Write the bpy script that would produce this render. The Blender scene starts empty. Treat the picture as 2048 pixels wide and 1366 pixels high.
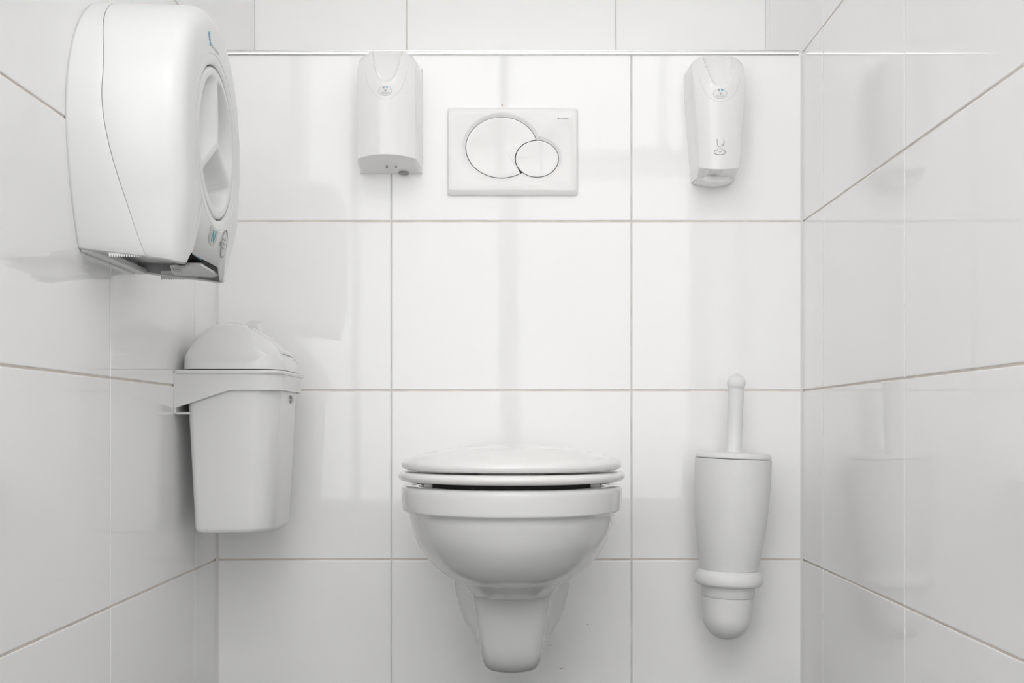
import bpy, bmesh, math, random
from mathutils import Vector, Matrix

random.seed(7)
SC = bpy.context.scene
COL = SC.collection
PI = math.pi

# ------------------------------------------------------------------ camera
FPX, CAM_D, CAM_Z = 2450.0, 2.31, 0.50          # focal length in px (2048 frame), distance to back wall, height
cam_data = bpy.data.cameras.new('camera')
cam_data.sensor_width = 36.0
cam_data.lens = FPX / 2048.0 * 36.0
cam_data.shift_x = -(1027 - 1024) / 2048.0
cam_data.shift_y = (852 - 683) / 2048.0
cam_data.clip_start = 0.02
cam = bpy.data.objects.new('camera', cam_data)
cam.location = (0, -CAM_D, CAM_Z)
cam.rotation_euler = (PI / 2, 0, 0)
COL.objects.link(cam)
SC.camera = cam

# ------------------------------------------------------------------ world, exposure
world = bpy.data.worlds.new('world')
world.use_nodes = True
world.node_tree.nodes['Background'].inputs[0].default_value = (1, 1, 1, 1)
world.node_tree.nodes['Background'].inputs[1].default_value = 0.3
SC.world = world
SC.view_settings.view_transform = 'Standard'
SC.view_settings.look = 'None'
SC.view_settings.gamma = 1.0
SC.view_settings.use_curve_mapping = False
SC.view_settings.exposure = 0.20
SC.cycles.use_adaptive_sampling = True
SC.cycles.adaptive_threshold = 0.08
SC.cycles.adaptive_min_samples = 24
SC.cycles.max_bounces = 8
SC.cycles.diffuse_bounces = 6
SC.cycles.glossy_bounces = 4
SC.cycles.caustics_reflective = False
SC.cycles.caustics_refractive = False

LAMP_POWER = 16.5
LAMP2_POWER = 0.35
FILL_STRENGTH = 1.45          # glow of the fill panes added behind the camera
LAMP2_POS = (0.0, -0.95, 2.80)
LAMP_POS = (-0.02, -3.05, 2.80)

# ------------------------------------------------------------------ materials
def mat(name, col, rough=0.5, metal=0.0, ior=1.5, bump=0.0, bscale=8.0, emis=0.0, var=0.0, vscale=3.0, ecol=(1.0, 0.97, 0.93)):
    m = bpy.data.materials.new(name)
    m.use_nodes = True
    nt = m.node_tree
    b = nt.nodes['Principled BSDF']
    b.inputs['Base Color'].default_value = (*col, 1)
    b.inputs['Roughness'].default_value = rough
    b.inputs['Metallic'].default_value = metal
    b.inputs['IOR'].default_value = ior
    if emis:
        b.inputs['Emission Color'].default_value = (*ecol, 1)
        b.inputs['Emission Strength'].default_value = emis
    tc = None
    if bump or var:
        tc = nt.nodes.new('ShaderNodeTexCoord')
    if bump:
        n = nt.nodes.new('ShaderNodeTexNoise')
        n.inputs['Scale'].default_value = bscale
        n.inputs['Detail'].default_value = 2.0
        bp = nt.nodes.new('ShaderNodeBump')
        bp.inputs['Strength'].default_value = 1.0
        bp.inputs['Distance'].default_value = bump
        nt.links.new(tc.outputs['Object'], n.inputs['Vector'])
        nt.links.new(n.outputs['Fac'], bp.inputs['Height'])
        nt.links.new(bp.outputs['Normal'], b.inputs['Normal'])
    if var:
        n2 = nt.nodes.new('ShaderNodeTexNoise')
        n2.inputs['Scale'].default_value = vscale
        n2.inputs['Detail'].default_value = 4.0
        r = nt.nodes.new('ShaderNodeValToRGB')
        r.color_ramp.elements[0].position = 0.3
        r.color_ramp.elements[1].position = 0.7
        r.color_ramp.elements[0].color = (*[c * (1 - var) for c in col], 1)
        r.color_ramp.elements[1].color = (*[min(1, c * (1 + var)) for c in col], 1)
        nt.links.new(tc.outputs['Object'], n2.inputs['Vector'])
        nt.links.new(n2.outputs['Fac'], r.inputs['Fac'])
        nt.links.new(r.outputs['Color'], b.inputs['Base Color'])
    return m

M = {
    'tile': mat('glazed_tile', (0.925, 0.924, 0.921), 0.03, bump=0.00006, bscale=6.0),
    'grout': mat('grout', (0.72, 0.66, 0.60), 0.9, var=0.10, vscale=30),
    'silicone': mat('silicone', (0.76, 0.755, 0.745), 0.35),
    'ceramic': mat('ceramic', (0.72, 0.72, 0.72), 0.03),
    'seat': mat('seat_plastic', (0.82, 0.815, 0.805), 0.10),
    'plate': mat('plate_plastic', (0.86, 0.852, 0.842), 0.07),
    'gloss': mat('gloss_plastic', (0.84, 0.835, 0.83), 0.10),
    'satin': mat('satin_plastic', (0.78, 0.785, 0.785), 0.28, bump=0.00008, bscale=900),
    'bin': mat('bin_plastic', (0.77, 0.77, 0.77), 0.25, bump=0.00005, bscale=600),
    'binlid': mat('bin_lid_plastic', (0.76, 0.76, 0.755), 0.10),
    'brush': mat('brush_plastic', (0.79, 0.79, 0.79), 0.45),
    'alu': mat('polished_aluminium', (0.94, 0.94, 0.94), 0.20, metal=1.0),
    'lip': mat('satin_aluminium', (0.66, 0.655, 0.64), 0.45, metal=1.0),
    'chrome': mat('chrome', (0.7, 0.7, 0.7), 0.12, metal=1.0),
    'inner': mat('grey_plastic', (0.70, 0.70, 0.70), 0.5),
    'dark': mat('gap_shade', (0.015, 0.014, 0.013), 0.6),  # near-black colour standing in for shade inside narrow gaps
    'knob': mat('grey_knob', (0.33, 0.33, 0.33), 0.4),
    'print': mat('grey_print', (0.36, 0.36, 0.36), 0.5),
    'printl': mat('light_grey_print', (0.58, 0.58, 0.58), 0.5),
    'teal': mat('teal_print', (0.10, 0.46, 0.56), 0.4),
    'blue': mat('blue_print', (0.05, 0.42, 0.75), 0.4),
    'badge': mat('badge', (0.80, 0.80, 0.80), 0.15),
    'label': mat('grey_label', (0.52, 0.52, 0.515), 0.4),
    'rust': mat('rust', (0.45, 0.25, 0.13), 0.8),
    'plaster': mat('white_plaster', (0.90, 0.90, 0.895), 0.7),
    'floor': mat('grey_floor', (0.29, 0.29, 0.29), 0.35, var=0.1, vscale=20),
    'door': mat('door_laminate', (0.80, 0.80, 0.80), 0.4),
    'fillglow': mat('fill_glow_glass', (0.8, 0.8, 0.8), 0.5, emis=FILL_STRENGTH, ecol=(1.0, 1.0, 1.0)),  # glowing surface added for soft frontal fill light
    'lampglass': mat('lamp_diffuser', (0.9, 0.9, 0.9), 0.4, emis=2.0),
}

# ------------------------------------------------------------------ helpers
def link_mesh(name, verts, faces, m, parent=None, smooth=None):
    me = bpy.data.meshes.new(name)
    me.from_pydata([tuple(v) for v in verts], [], faces)
    bm = bmesh.new(); bm.from_mesh(me)
    bmesh.ops.remove_doubles(bm, verts=bm.verts, dist=1e-6)
    bmesh.ops.recalc_face_normals(bm, faces=bm.faces)
    bm.to_mesh(me); bm.free()
    return link_me(name, me, m, parent, smooth)

def link_me(name, me, m, parent=None, smooth=None):
    if smooth is not None:
        for p in me.polygons: p.use_smooth = True
        me.set_sharp_from_angle(angle=math.radians(smooth))
    if m is not None and not me.materials: me.materials.append(m)
    o = bpy.data.objects.new(name, me)
    COL.objects.link(o)
    if parent: o.parent = parent
    return o

def thing(name, label, cat, loc=(0, 0, 0), rot=(0, 0, 0), group=None):
    o = bpy.data.objects.new(name, None)
    o.empty_display_size = 0.05
    COL.objects.link(o)
    o.location = loc; o.rotation_euler = rot
    o['label'] = label; o['category'] = cat
    if group: o['group'] = group
    return o

def loft(rings, closed=True, cap0=False, cap1=False, loop=False):
    n = len(rings[0]); V = []; F = []
    for r in rings: V += r
    k = len(rings)
    for i in range(k if loop else k - 1):
        a = i * n; b = ((i + 1) % k) * n
        for j in range(n if closed else n - 1):
            j2 = (j + 1) % n
            F.append((a + j, a + j2, b + j2, b + j))
    if cap0: F.append(tuple(range(n)))
    if cap1: F.append(tuple(range((k - 1) * n, k * n))[::-1])
    return V, F

def bevel_box(name, x0, x1, y0, y1, z0, z1, m, parent=None, bev=0.002, seg=2):
    bm = bmesh.new()
    bmesh.ops.create_cube(bm, size=1.0)
    for v in bm.verts:
        v.co = Vector(((x0 + x1) / 2 + v.co.x * (x1 - x0), (y0 + y1) / 2 + v.co.y * (y1 - y0), (z0 + z1) / 2 + v.co.z * (z1 - z0)))
    if bev:
        bmesh.ops.bevel(bm, geom=list(bm.edges), offset=bev, segments=seg, affect='EDGES', profile=0.5)
    me = bpy.data.meshes.new(name); bm.to_mesh(me); bm.free()
    return link_me(name, me, m, parent, 40 if bev else None)

def prism(name, pts, y0, y1, m, parent=None, smooth=30):
    """polygon given in (x, z), extruded along y"""
    n = len(pts)
    V = [(x, y0, z) for x, z in pts] + [(x, y1, z) for x, z in pts]
    F = [tuple(range(n)), tuple(range(n, 2 * n))[::-1]]
    F += [(i, (i + 1) % n, n + (i + 1) % n, n + i) for i in range(n)]
    return link_mesh(name, V, F, m, parent, smooth)

def lathe(name, prof, m, parent=None, n=64, smooth=35, center=(0, 0)):
    rings = []
    for r, z in prof:
        r = max(r, 1e-5)
        rings.append([(center[0] + r * math.cos(2 * PI * j / n), center[1] + r * math.sin(2 * PI * j / n), z) for j in range(n)])
    V, F = loft(rings, True, True, True)
    return link_mesh(name, V, F, m, parent, smooth)

def arc(cx, cz, r, a0, a1, k):
    return [(cx + r * math.cos(math.radians(a0 + (a1 - a0) * i / k)), cz + r * math.sin(math.radians(a0 + (a1 - a0) * i / k))) for i in range(k + 1)]

def tube(name, pts, r, m, parent=None, n=6):
    rings = []
    P = [Vector(p) for p in pts]
    for i, p in enumerate(P):
        t = (P[min(i + 1, len(P) - 1)] - P[max(i - 1, 0)]).normalized()
        up = Vector((0, 1, 0)) if abs(t.y) < 0.9 else Vector((1, 0, 0))
        a = t.cross(up).normalized(); b = t.cross(a).normalized()
        rings.append([tuple(p + r * (math.cos(2 * PI * j / n) * a + math.sin(2 * PI * j / n) * b)) for j in range(n)])
    V, F = loft(rings, True, True, True)
    return link_mesh(name, V, F, m, parent, 60)

def sstep(a, b, x):
    t = max(0.0, min(1.0, (x - a) / (b - a)))
    return t * t * (3 - 2 * t)

def catmull(rows, k):
    out = []
    n = len(rows)
    for i in range(n - 1):
        p0, p1, p2, p3 = rows[max(i - 1, 0)], rows[i], rows[i + 1], rows[min(i + 2, n - 1)]
        for s in range(k):
            t = s / k
            row = []
            for a, b, c, d in zip(p0, p1, p2, p3):
                # monotone limited tangents
                m1 = (c - a) / 2; m2 = (d - b) / 2
                if (b - a) * (c - b) <= 0: m1 = 0
                if (c - b) * (d - c) <= 0: m2 = 0
                lim = 3 * abs(c - b)
                m1 = max(-lim, min(lim, m1)); m2 = max(-lim, min(lim, m2))
                h = (2*t**3 - 3*t**2 + 1) * b + (t**3 - 2*t**2 + t) * m1 + (-2*t**3 + 3*t**2) * c + (t**3 - t**2) * m2
                row.append(h)
            out.append(row)
    out.append(list(rows[-1]))
    return out

def text_part(name, body, size, m, parent, loc, rot=(PI / 2, 0, 0), extrude=0.00015, xs=1.0):
    cu = bpy.data.curves.new(name, 'FONT')
    cu.body = body; cu.size = size; cu.extrude = extrude
    cu.align_x = 'CENTER'; cu.align_y = 'CENTER'
    tmp = bpy.data.objects.new('tmp_text', cu)
    COL.objects.link(tmp)
    dg = bpy.context.evaluated_depsgraph_get()
    me = bpy.data.meshes.new_from_object(tmp.evaluated_get(dg))
    bpy.data.objects.remove(tmp)
    me.materials.clear()
    o = link_me(name, me, m, parent)
    o.location = loc; o.rotation_euler = rot; o.scale = (xs, 1, 1)
    return o

# ------------------------------------------------------------------ the room
XL, XR = -0.5604, 0.5453       # side walls
YB = 0.342                     # upper back wall (above the ledge)
YF = -3.70                     # wall behind the camera
YC = -1.060                    # front end of the cubicle side walls, open to the washroom
XO = 1.60                      # half width of the washroom
ZC = 2.80
ROW = [0.248 + 0.319 * k for k in range(-1, 10)]
JOINT = 0.0032

_tile_cache = {}
def tile_mesh(w, h):
    key = (round(w, 4), round(h, 4))
    if key in _tile_cache: return _tile_cache[key]
    b, rec, t = 0.0013, 0.0009, 0.008
    V = []
    for (dx, y) in ((0, t), (0, rec), (b * 0.45, rec * 0.28), (b * 1.3, 0)):
        V += [(-w / 2 + dx, y, -h / 2 + dx), (w / 2 - dx, y, -h / 2 + dx), (w / 2 - dx, y, h / 2 - dx), (-w / 2 + dx, y, h / 2 - dx)]
    F = [(12, 13, 14, 15)]
    for r in range(3):
        for j in range(4):
            j2 = (j + 1) % 4
            F.append((r * 4 + j, r * 4 + j2, r * 4 + 4 + j2, r * 4 + 4 + j))
    me = bpy.data.meshes.new('tile')
    me.from_pydata(V, [], F)
    bm = bmesh.new(); bm.from_mesh(me); bmesh.ops.recalc_face_normals(bm, faces=bm.faces); bm.to_mesh(me); bm.free()
    me.materials.append(M['tile'])
    _tile_cache[key] = me
    return me

def tiled_wall(name, origin, rz, u_lines, z_lines, thick=0.1):
    """wall whose face is the local plane y=0 looking along local -y; u runs along local x"""
    w = bevel_box(name, u_lines[0], u_lines[-1], 0.0016, thick, z_lines[0], z_lines[-1], M['grout'], None, 0)
    w.location = origin; w.rotation_euler = (0, 0, rz)
    w['kind'] = 'structure'
    for i in range(len(u_lines) - 1):
        for k in range(len(z_lines) - 1):
            j0 = 0 if i == 0 else JOINT / 2; j1 = 0 if i == len(u_lines) - 2 else JOINT / 2
            a0, a1 = u_lines[i] + j0, u_lines[i + 1] - j1
            k0 = 0 if k == 0 else JOINT / 2; k1 = 0 if k == len(z_lines) - 2 else JOINT / 2
            c0, c1 = z_lines[k] + k0, z_lines[k + 1] - k1
            if a1 - a0 < 0.005 or c1 - c0 < 0.005: continue
            o = bpy.data.objects.new('tile', tile_mesh(a1 - a0, c1 - c0))
            COL.objects.link(o)
            o.parent = w
            o.location = ((a0 + a1) / 2, 0, (c0 + c1) / 2)
            o.rotation_euler = (random.uniform(-1, 1) * 0.0010, 0, random.uniform(-1, 1) * 0.0010)
    return w

zl_low = [0.0] + [z for z in ROW if 0.02 < z < 1.206]
zl_full = [0.0] + [z for z in ROW if 0.02 < z < ZC - 0.02] + [ZC]
zl_up = [1.205] + [z for z in ROW if 1.22 < z < ZC - 0.02] + [ZC]

wall_back = tiled_wall('wall_back', (0, 0, 0), 0, [XL, -0.2301, 0.2225, XR], zl_low, 0.06)
wall_upper = tiled_wall('wall_upper', (0, YB, 0), 0, [XL, -0.2318, 0.2212, XR], zl_up, 0.06)
# side walls: local x -> world y for the left wall, world -y for the right wall
yl = [-0.155 + 0.4526 * k for k in range(-8, 2)]
wall_left = tiled_wall('wall_left', (XL, 0, 0), PI / 2, [YC] + [y for y in yl if YC + 0.02 < y < YB - 0.01] + [YB], zl_full)
yr = [-0.1505 + 0.4526 * k for k in range(-8, 2)]
wall_right = tiled_wall('wall_right', (XR, 0, 0), -PI / 2, [-YB] + sorted(-y for y in yr if YC + 0.02 < y < YB - 0.01) + [-YC], zl_full)

# ledge over the boxed-in cistern
ledge = bevel_box('wall_ledge', XL + 0.001, XR - 0.001, 0.062, YB, 1.13, 1.2035, M['grout'], None, 0)
ledge['kind'] = 'structure'
for a, b in ((XL + 0.001, -0.2317), (-0.2285, 0.2209), (0.2241, XR - 0.001)):
    o = bevel_box('tile', a, b, 0.008, YB - 0.001, 1.2036, 1.2095, M['tile'], ledge, 0.001, 1)

# aluminium edge profile
tr = bpy.data.objects.new('trim_1', None); COL.objects.link(tr); tr['kind'] = 'structure'
def strip(name, y0, y1, z0, z1, m, bev):
    return bevel_box(name, XL + 0.002, XR - 0.008, y0, y1, z0, z1, m, tr, bev, 3)
rings = []
for x in (XL + 0.002, XR - 0.008):
    a_ = [(-0.0030 + 0.0055 * k_ / 6 * math.tan(math.radians(2.0 + 8.0 * k_ / 6)), 1.2006 + 0.0055 * k_ / 6) for k_ in range(7)]
    rings.append([(x, y, z) for y, z in a_] + [(x, 0.007, 1.2061), (x, 0.007, 1.2006)])
V, F = loft(rings, True, True, True)
link_mesh('profile_face', V, F, M['alu'], tr, 40)
strip('profile_lip', -0.0010, 0.008, 1.2062, 1.2092, M['lip'], 0.0006)
strip('profile_foot', -0.0008, 0.006, 1.1988, 1.2004, M['lip'], 0.0003)

# silicone corner joints
for nm, x, s in (('trim_2', XL, 1), ('trim_3', XR, -1)):
    w = 0.0045
    V = []; F = []
    for z in (0, 1.199):
        V += [(x, -w, z), (x + s * w * 0.45, -w * 0.45, z), (x + s * w, 0, z), (x, 0.0, z)]
    F = [(0, 1, 5, 4), (1, 2, 6, 5), (2, 3, 7, 6), (3, 0, 4, 7), (0, 3, 2, 1), (4, 5, 6, 7)]
    o = link_mesh(nm, V, F, M['silicone'], None, 50); o['kind'] = 'structure'

o = bevel_box('floor', -XO, XO, YF, 0.0, -0.08, 0.0, M['floor'], None, 0); o['kind'] = 'structure'
o = bevel_box('ceiling', -XO, XO, YF, YB, ZC, ZC + 0.08, M['plaster'], None, 0); o['kind'] = 'structure'
o = bevel_box('wall_front', -XO, XO, YF - 0.08, YF, 0, ZC, M['plaster'], None, 0); o['kind'] = 'structure'
o = bevel_box('wall_outer_left', -XO - 0.08, -XO, YF, YC, 0, ZC, M['plaster'], None, 0); o['kind'] = 'structure'
o = bevel_box('wall_outer_right', XO, XO + 0.08, YF, YC, 0, ZC, M['plaster'], None, 0); o['kind'] = 'structure'
o = bevel_box('wall_partition_left', -XO, XL - 0.1, YC, YC + 0.08, 0, ZC, M['plaster'], None, 0); o['kind'] = 'structure'
o = bevel_box('wall_partition_right', XR + 0.1, XO, YC, YC + 0.08, 0, ZC, M['plaster'], None, 0); o['kind'] = 'structure'
# washroom door in the wall behind the camera
dr = bpy.data.objects.new('door_1', None); COL.objects.link(dr); dr['kind'] = 'structure'; dr.location = (0, YF, 0)
bevel_box('door_leaf', -0.02, 0.90, 0.002, 0.03, 0.01, 1.80, M['door'], dr, 0.003)
bevel_box('fill_panel', 0.03, 0.85, 0.028, 0.034, 0.15, 1.70, M['fillglow'], dr, 0)  # glowing panel added to the door for more frontal light
lathe('door_handle', [(0.0, 0), (0.02, 0), (0.02, 0.01), (0.008, 0.012), (0.008, 0.05), (0.0, 0.05)], M['chrome'], dr, 24).matrix_basis = Matrix.Translation((0.03, 0.03, 1.0)) @ Matrix.Rotation(-PI / 2, 4, 'X')

# added glowing panes behind the camera for frontal fill: tall left, strip over door
for nm, x0, x1, z0, z1, n in (('fill_window_1', -1.50, -0.05, 0.12, 2.55, 2), ('fill_window_2', -0.05, 1.50, 1.84, 2.55, 2)):
    w = bpy.data.objects.new(nm, None); COL.objects.link(w); w['kind'] = 'structure'; w.location = (0, YF, 0)
    for k in range(n):
        a0 = x0 + (x1 - x0) * k / n; a1 = x0 + (x1 - x0) * (k + 1) / n
        bevel_box('fill_pane', a0 + 0.02, a1 - 0.02, 0.001, 0.012, z0 + 0.02, z1 - 0.02, M['fillglow'], w, 0)
    for k in range(n + 1):
        a0 = x0 + (x1 - x0) * k / n
        bevel_box('frame_post', a0 - 0.022, a0 + 0.022, 0.001, 0.03, z0, z1, M['plaster'], w, 0.003)
    for zz in (z0, z1):
        bevel_box('frame_rail', x0 - 0.022, x1 + 0.022, 0.001, 0.03, zz - 0.022, zz + 0.022, M['plaster'], w, 0.003)

# small rust mark above the flush plate
o = lathe('rust_spot', [(0.0014, 0), (0.0008, 0.0003)], M['rust'], wall_back, 10)
o.location = (-0.0217, 0.0, 1.1051); o.rotation_euler = (PI / 2, 0, 0)

# specks and a faint scuff low on the wall beside the toilet
for k, (x, z, r) in enumerate(((0.0885, 0.0430, 0.0014), (0.0915, 0.0425, 0.0010), (0.0945, 0.0440, 0.0011), (0.0985, 0.0410, 0.0009), (0.0700, 0.0860, 0.0011), (0.1400, 0.1260, 0.0012))):
    o = lathe('stain_speck', [(r, 0), (r * 0.6, 0.0002)], M['rust'] if k % 3 == 0 else M['print'], wall_back, 8)
    o.location = (x, 0.0, z); o.rotation_euler = (PI / 2, 0, 0); o.scale = (1.6, 0.7, 1)

# ------------------------------------------------------------------ ceiling lamp
lamp = thing('ceiling_lamp', 'long white rectangular light panel on the washroom ceiling', 'lamp', LAMP_POS)
bevel_box('lamp_frame', -0.91, 0.91, -0.31, 0.31, -0.030, 0.0, M['plaster'], lamp, 0.004)
bevel_box('lamp_diffuser', -0.895, 0.895, -0.295, 0.295, -0.034, -0.028, M['lampglass'], lamp, 0.002)
ld = bpy.data.lights.new('lamp_light', 'AREA')
ld.shape = 'RECTANGLE'; ld.size = 1.78; ld.size_y = 0.58; ld.energy = LAMP_POWER; ld.color = (1.0, 1.0, 1.0)
lo = bpy.data.objects.new('lamp_light', ld); COL.objects.link(lo)
lo.parent = lamp; lo.location = (0, 0, -0.040)

lamp2 = thing('ceiling_lamp', 'round white ceiling lamp inside the toilet cubicle', 'lamp', LAMP2_POS)
lathe('lamp_base', [(0.21, 0.0), (0.21, -0.025), (0.20, -0.030)], M['plaster'], lamp2, 48)
lathe('lamp_diffuser', [(0.197, -0.028), (0.192, -0.045), (0.16, -0.06), (0.08, -0.068), (0.0, -0.07)], M['lampglass'], lamp2, 48, 60)
ld = bpy.data.lights.new('lamp_light', 'AREA')
ld.shape = 'DISK'; ld.size = 0.38; ld.energy = LAMP2_POWER; ld.color = (1.0, 0.985, 0.965)
lo = bpy.data.objects.new('lamp_light', ld); COL.objects.link(lo)
lo.parent = lamp2; lo.location = (0, 0, -0.075)

# ------------------------------------------------------------------ toilet
toilet = thing('toilet', 'white wall-hung ceramic toilet with closed lid mounted on the back wall', 'toilet', (-0.003, 0, 0))

def wc_ring(z, L, c, wm, wr, n, nc=22, ns=14):
    half = []
    for i in range(nc + 1):
        a = PI / 2 * i / nc
        half.append((wm * abs(math.sin(a)) ** (2 / n), -(L - c) - c * abs(math.cos(a)) ** (2 / n)))
    for i in range(1, ns + 1):
        t = i / ns
        half.append((wm + (wr - wm) * (t * t * (3 - 2 * t) if wm > wr else t ** 1.1), -(L - c) * (1 - t)))
    left = [(-x, y) for x, y in half[1:]][::-1]
    return [(x, y, z) for x, y in left + half]

rows = [
    # z      L      c     wm     wr     n
    (0.4040, 0.490, 0.20, 0.145, 0.145, 2.1),
    (0.4055, 0.515, 0.21, 0.165, 0.160, 2.2),
    (0.4048, 0.524, 0.22, 0.174, 0.166, 2.2),
    (0.4010, 0.5290, 0.22, 0.1775, 0.168, 2.2),
    (0.3920, 0.5300, 0.22, 0.1785, 0.168, 2.2),
    (0.3700, 0.5290, 0.22, 0.1772, 0.167, 2.2),
    (0.3655, 0.5270, 0.22, 0.1752, 0.166, 2.2),
    (0.3615, 0.5215, 0.22, 0.1695, 0.163, 2.2),
    (0.3560, 0.5185, 0.22, 0.1672, 0.161, 2.2),
    (0.3450, 0.5150, 0.22, 0.1650, 0.160, 2.2),
    (0.3200, 0.5050, 0.22, 0.1590, 0.154, 2.15),
    (0.3000, 0.4920, 0.22, 0.1500, 0.147, 2.1),
    (0.2800, 0.4720, 0.21, 0.1375, 0.138, 2.1),
    (0.2620, 0.4440, 0.20, 0.1210, 0.130, 2.1),
    (0.2490, 0.4080, 0.17, 0.1030, 0.124, 2.1),
    (0.2400, 0.3650, 0.12, 0.0870, 0.119, 2.3),
    (0.2320, 0.3250, 0.07, 0.0760, 0.114, 2.8),
    (0.2200, 0.2980, 0.042, 0.0675, 0.109, 3.6),
    (0.1900, 0.2800, 0.036, 0.0625, 0.106, 4.0),
    (0.1500, 0.2720, 0.036, 0.0570, 0.096, 4.0),
    (0.1150, 0.2640, 0.036, 0.0520, 0.080, 3.6),
    (0.0950, 0.2520, 0.036, 0.0470, 0.064, 3.0),
    (0.0830, 0.2340, 0.036, 0.0390, 0.050, 2.4),
    (0.0770, 0.2050, 0.034, 0.0260, 0.036, 2.2),
    (0.0750, 0.1700, 0.030, 0.0120, 0.020, 2.0),
]
rr = catmull(rows, 4)
def bowl_inner(z, a, yc, Lf, Lb, N=73):
    out = []
    for j in range(N):
        p = -PI + 2 * PI * (j + 0.5) / N
        out.append((a * math.sin(p), yc - (Lf if math.cos(p) > 0 else Lb) * math.cos(p), z))
    return out
inner = [bowl_inner(0.215, 0.030, -0.26, 0.05, 0.04), bowl_inner(0.225, 0.070, -0.27, 0.10, 0.08), bowl_inner(0.29, 0.120, -0.29, 0.17, 0.12),
         bowl_inner(0.36, 0.142, -0.30, 0.195, 0.145), bowl_inner(0.400, 0.146, -0.30, 0.198, 0.150), bowl_inner(0.4045, 0.150, -0.30, 0.202, 0.154)]
V, F = loft(inner + [wc_ring(*r) for r in rr[4:]], True, True, True)
link_mesh('bowl', V, F, M['ceramic'], toilet, 50)

def oval(a, yc, Lf, Lb, n, s, z, N=96, nb=None):
    pts = []
    for j in range(N):
        t = 2 * PI * j / N
        c, d = math.cos(t), math.sin(t)
        x = a * s * math.copysign(abs(c) ** (2 / n), c)
        y = yc - (Lf if d > 0 else Lb) * s * math.copysign(abs(d) ** (2 / n), d)
        pts.append((x, y, z))
    return pts

# seat ring
sa = dict(a=0.1835, yc=-0.315, Lf=0.222, Lb=0.215, n=2.12)
sec = [(0.62, 0.4135), (0.93, 0.4125), (0.972, 0.4137), (0.992, 0.4165), (1.0, 0.4205), (0.994, 0.4245), (0.975, 0.4268), (0.93, 0.4280), (0.62, 0.4270)]
V, F = loft([oval(s=s, z=z, **sa) for s, z in sec], True, loop=True)
link_mesh('seat', V, F, M['seat'], toilet, 60)
la = dict(a=0.1778, yc=-0.315, Lf=0.217, Lb=0.212, n=2.12)
sec = [(0.4, 0.4320), (0.93, 0.4306), (0.968, 0.4310), (0.990, 0.4335), (1.0, 0.4372), (0.994, 0.4415), (0.975, 0.4452)]
for i in range(1, 15):
    s = 0.975 * (1 - i / 14)
    sec.append((max(s, 0.001), 0.4452 + 0.0235 * (1 - (s / 0.975) ** 2.9)))
V, F = loft([oval(s=s, z=z, **la) for s, z in sec], True, True, True)
link_mesh('lid', V, F, M['seat'], toilet, 60)
for s in (-1, 1):
    bevel_box('buffer', s * 0.128 - 0.007, s * 0.128 + 0.007, -0.43, -0.405, 0.403, 0.414, M['badge'], toilet, 0.002)
    bevel_box('hinge', s * 0.078 - 0.02, s * 0.078 + 0.02, -0.118, -0.075, 0.403, 0.437, M['seat'], toilet, 0.006, 3)

# ------------------------------------------------------------------ flush plate
fp = thing('flush_plate', 'white rectangular dual flush plate with two oval buttons above the toilet', 'flush plate', (-0.0018, 0, 1.0165))
PW, PH, PT = 0.1225, 0.0815, 0.0125
LB = (-0.0207, 0.0065, 0.0672, 0.0571)     # large button: x, z, half width, half height
SB = (0.0459, -0.0147, 0.0405, 0.0344)
def far_hit(o, d, e, g=0.0):
    """far intersection of ray o + r d with ellipse e grown by g"""
    a, b = e[2] + g, e[3] + g
    ox, oz = (o[0] - e[0]) / a, (o[1] - e[1]) / b
    dx, dz = d[0] / a, d[1] / b
    A = dx * dx + dz * dz; B = 2 * (ox * dx + oz * dz); C = ox * ox + oz * oz - 1
    D = B * B - 4 * A * C
    return None if D < 0 else ((-B - math.sqrt(D)) / (2 * A), (-B + math.sqrt(D)) / (2 * A))
NR = 160
oc = (0.022, -0.008)
def union_ring(g, y):
    out = []
    for j in range(NR):
        t = 2 * PI * j / NR; d = (math.cos(t), math.sin(t))
        r = 0
        for e in (LB, SB):
            h = far_hit(oc, d, e, g)
            if h and h[0] < 1e-6: r = max(r, h[1])
        out.append((oc[0] + r * d[0], y, oc[1] + r * d[1]))
    return out
def rect_ring(w, h, r, y, oz=0.0):
    """rounded rectangle sampled along the same rays"""
    out = []
    for j in range(NR):
        t = 2 * PI * j / NR; d = (math.cos(t), math.sin(t))
        # march: solve ray vs rounded rectangle by bisection
        lo, hi = 0.0, 0.4
        for _ in range(40):
            m_ = (lo + hi) / 2
            x = abs(oc[0] + m_ * d[0]); z = abs(oc[1] + m_ * d[1] - oz)
            qx, qz = max(x - (w - r), 0), max(z - (h - r), 0)
            inside = x < w and z < h and (qx * qx + qz * qz) < r * r + (1 if (qx == 0 or qz == 0) else 0)
            if inside: lo = m_
            else: hi = m_
        out.append((oc[0] + lo * d[0], y, oc[1] + lo * d[1]))
    return out
# exact corner rays are needed for a crisp rectangle: use a denser ray set
NR = 480
rings = [rect_ring(PW, PH, 0.004, 0.0), rect_ring(PW, PH, 0.004, -PT * 0.62), rect_ring(PW - 0.0012, PH - 0.0030, 0.004, -PT * 0.82),
         rect_ring(PW - 0.0030, PH - 0.0075, 0.004, -PT * 0.985), rect_ring(PW - 0.0036, PH - 0.0090, 0.004, -PT),
         union_ring(0.0078, -PT), union_ring(0.0062, -PT + 0.0005), union_ring(0.0035, -PT + 0.0020), union_ring(0.0009, -PT + 0.0038), union_ring(0.0004, -PT + 0.0050), union_ring(0.0004, -0.003)]
V, F = loft(rings, True)
link_mesh('frame', V, F, M['plate'], fp, 28)
V, F = loft([union_ring(0.0006, -0.0035), union_ring(-0.02, -0.0035)], True, False, True)
link_mesh('recess_shade', V, F, M['dark'], fp)  # near-black sheet paints the shade behind the buttons
NB = 160
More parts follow.
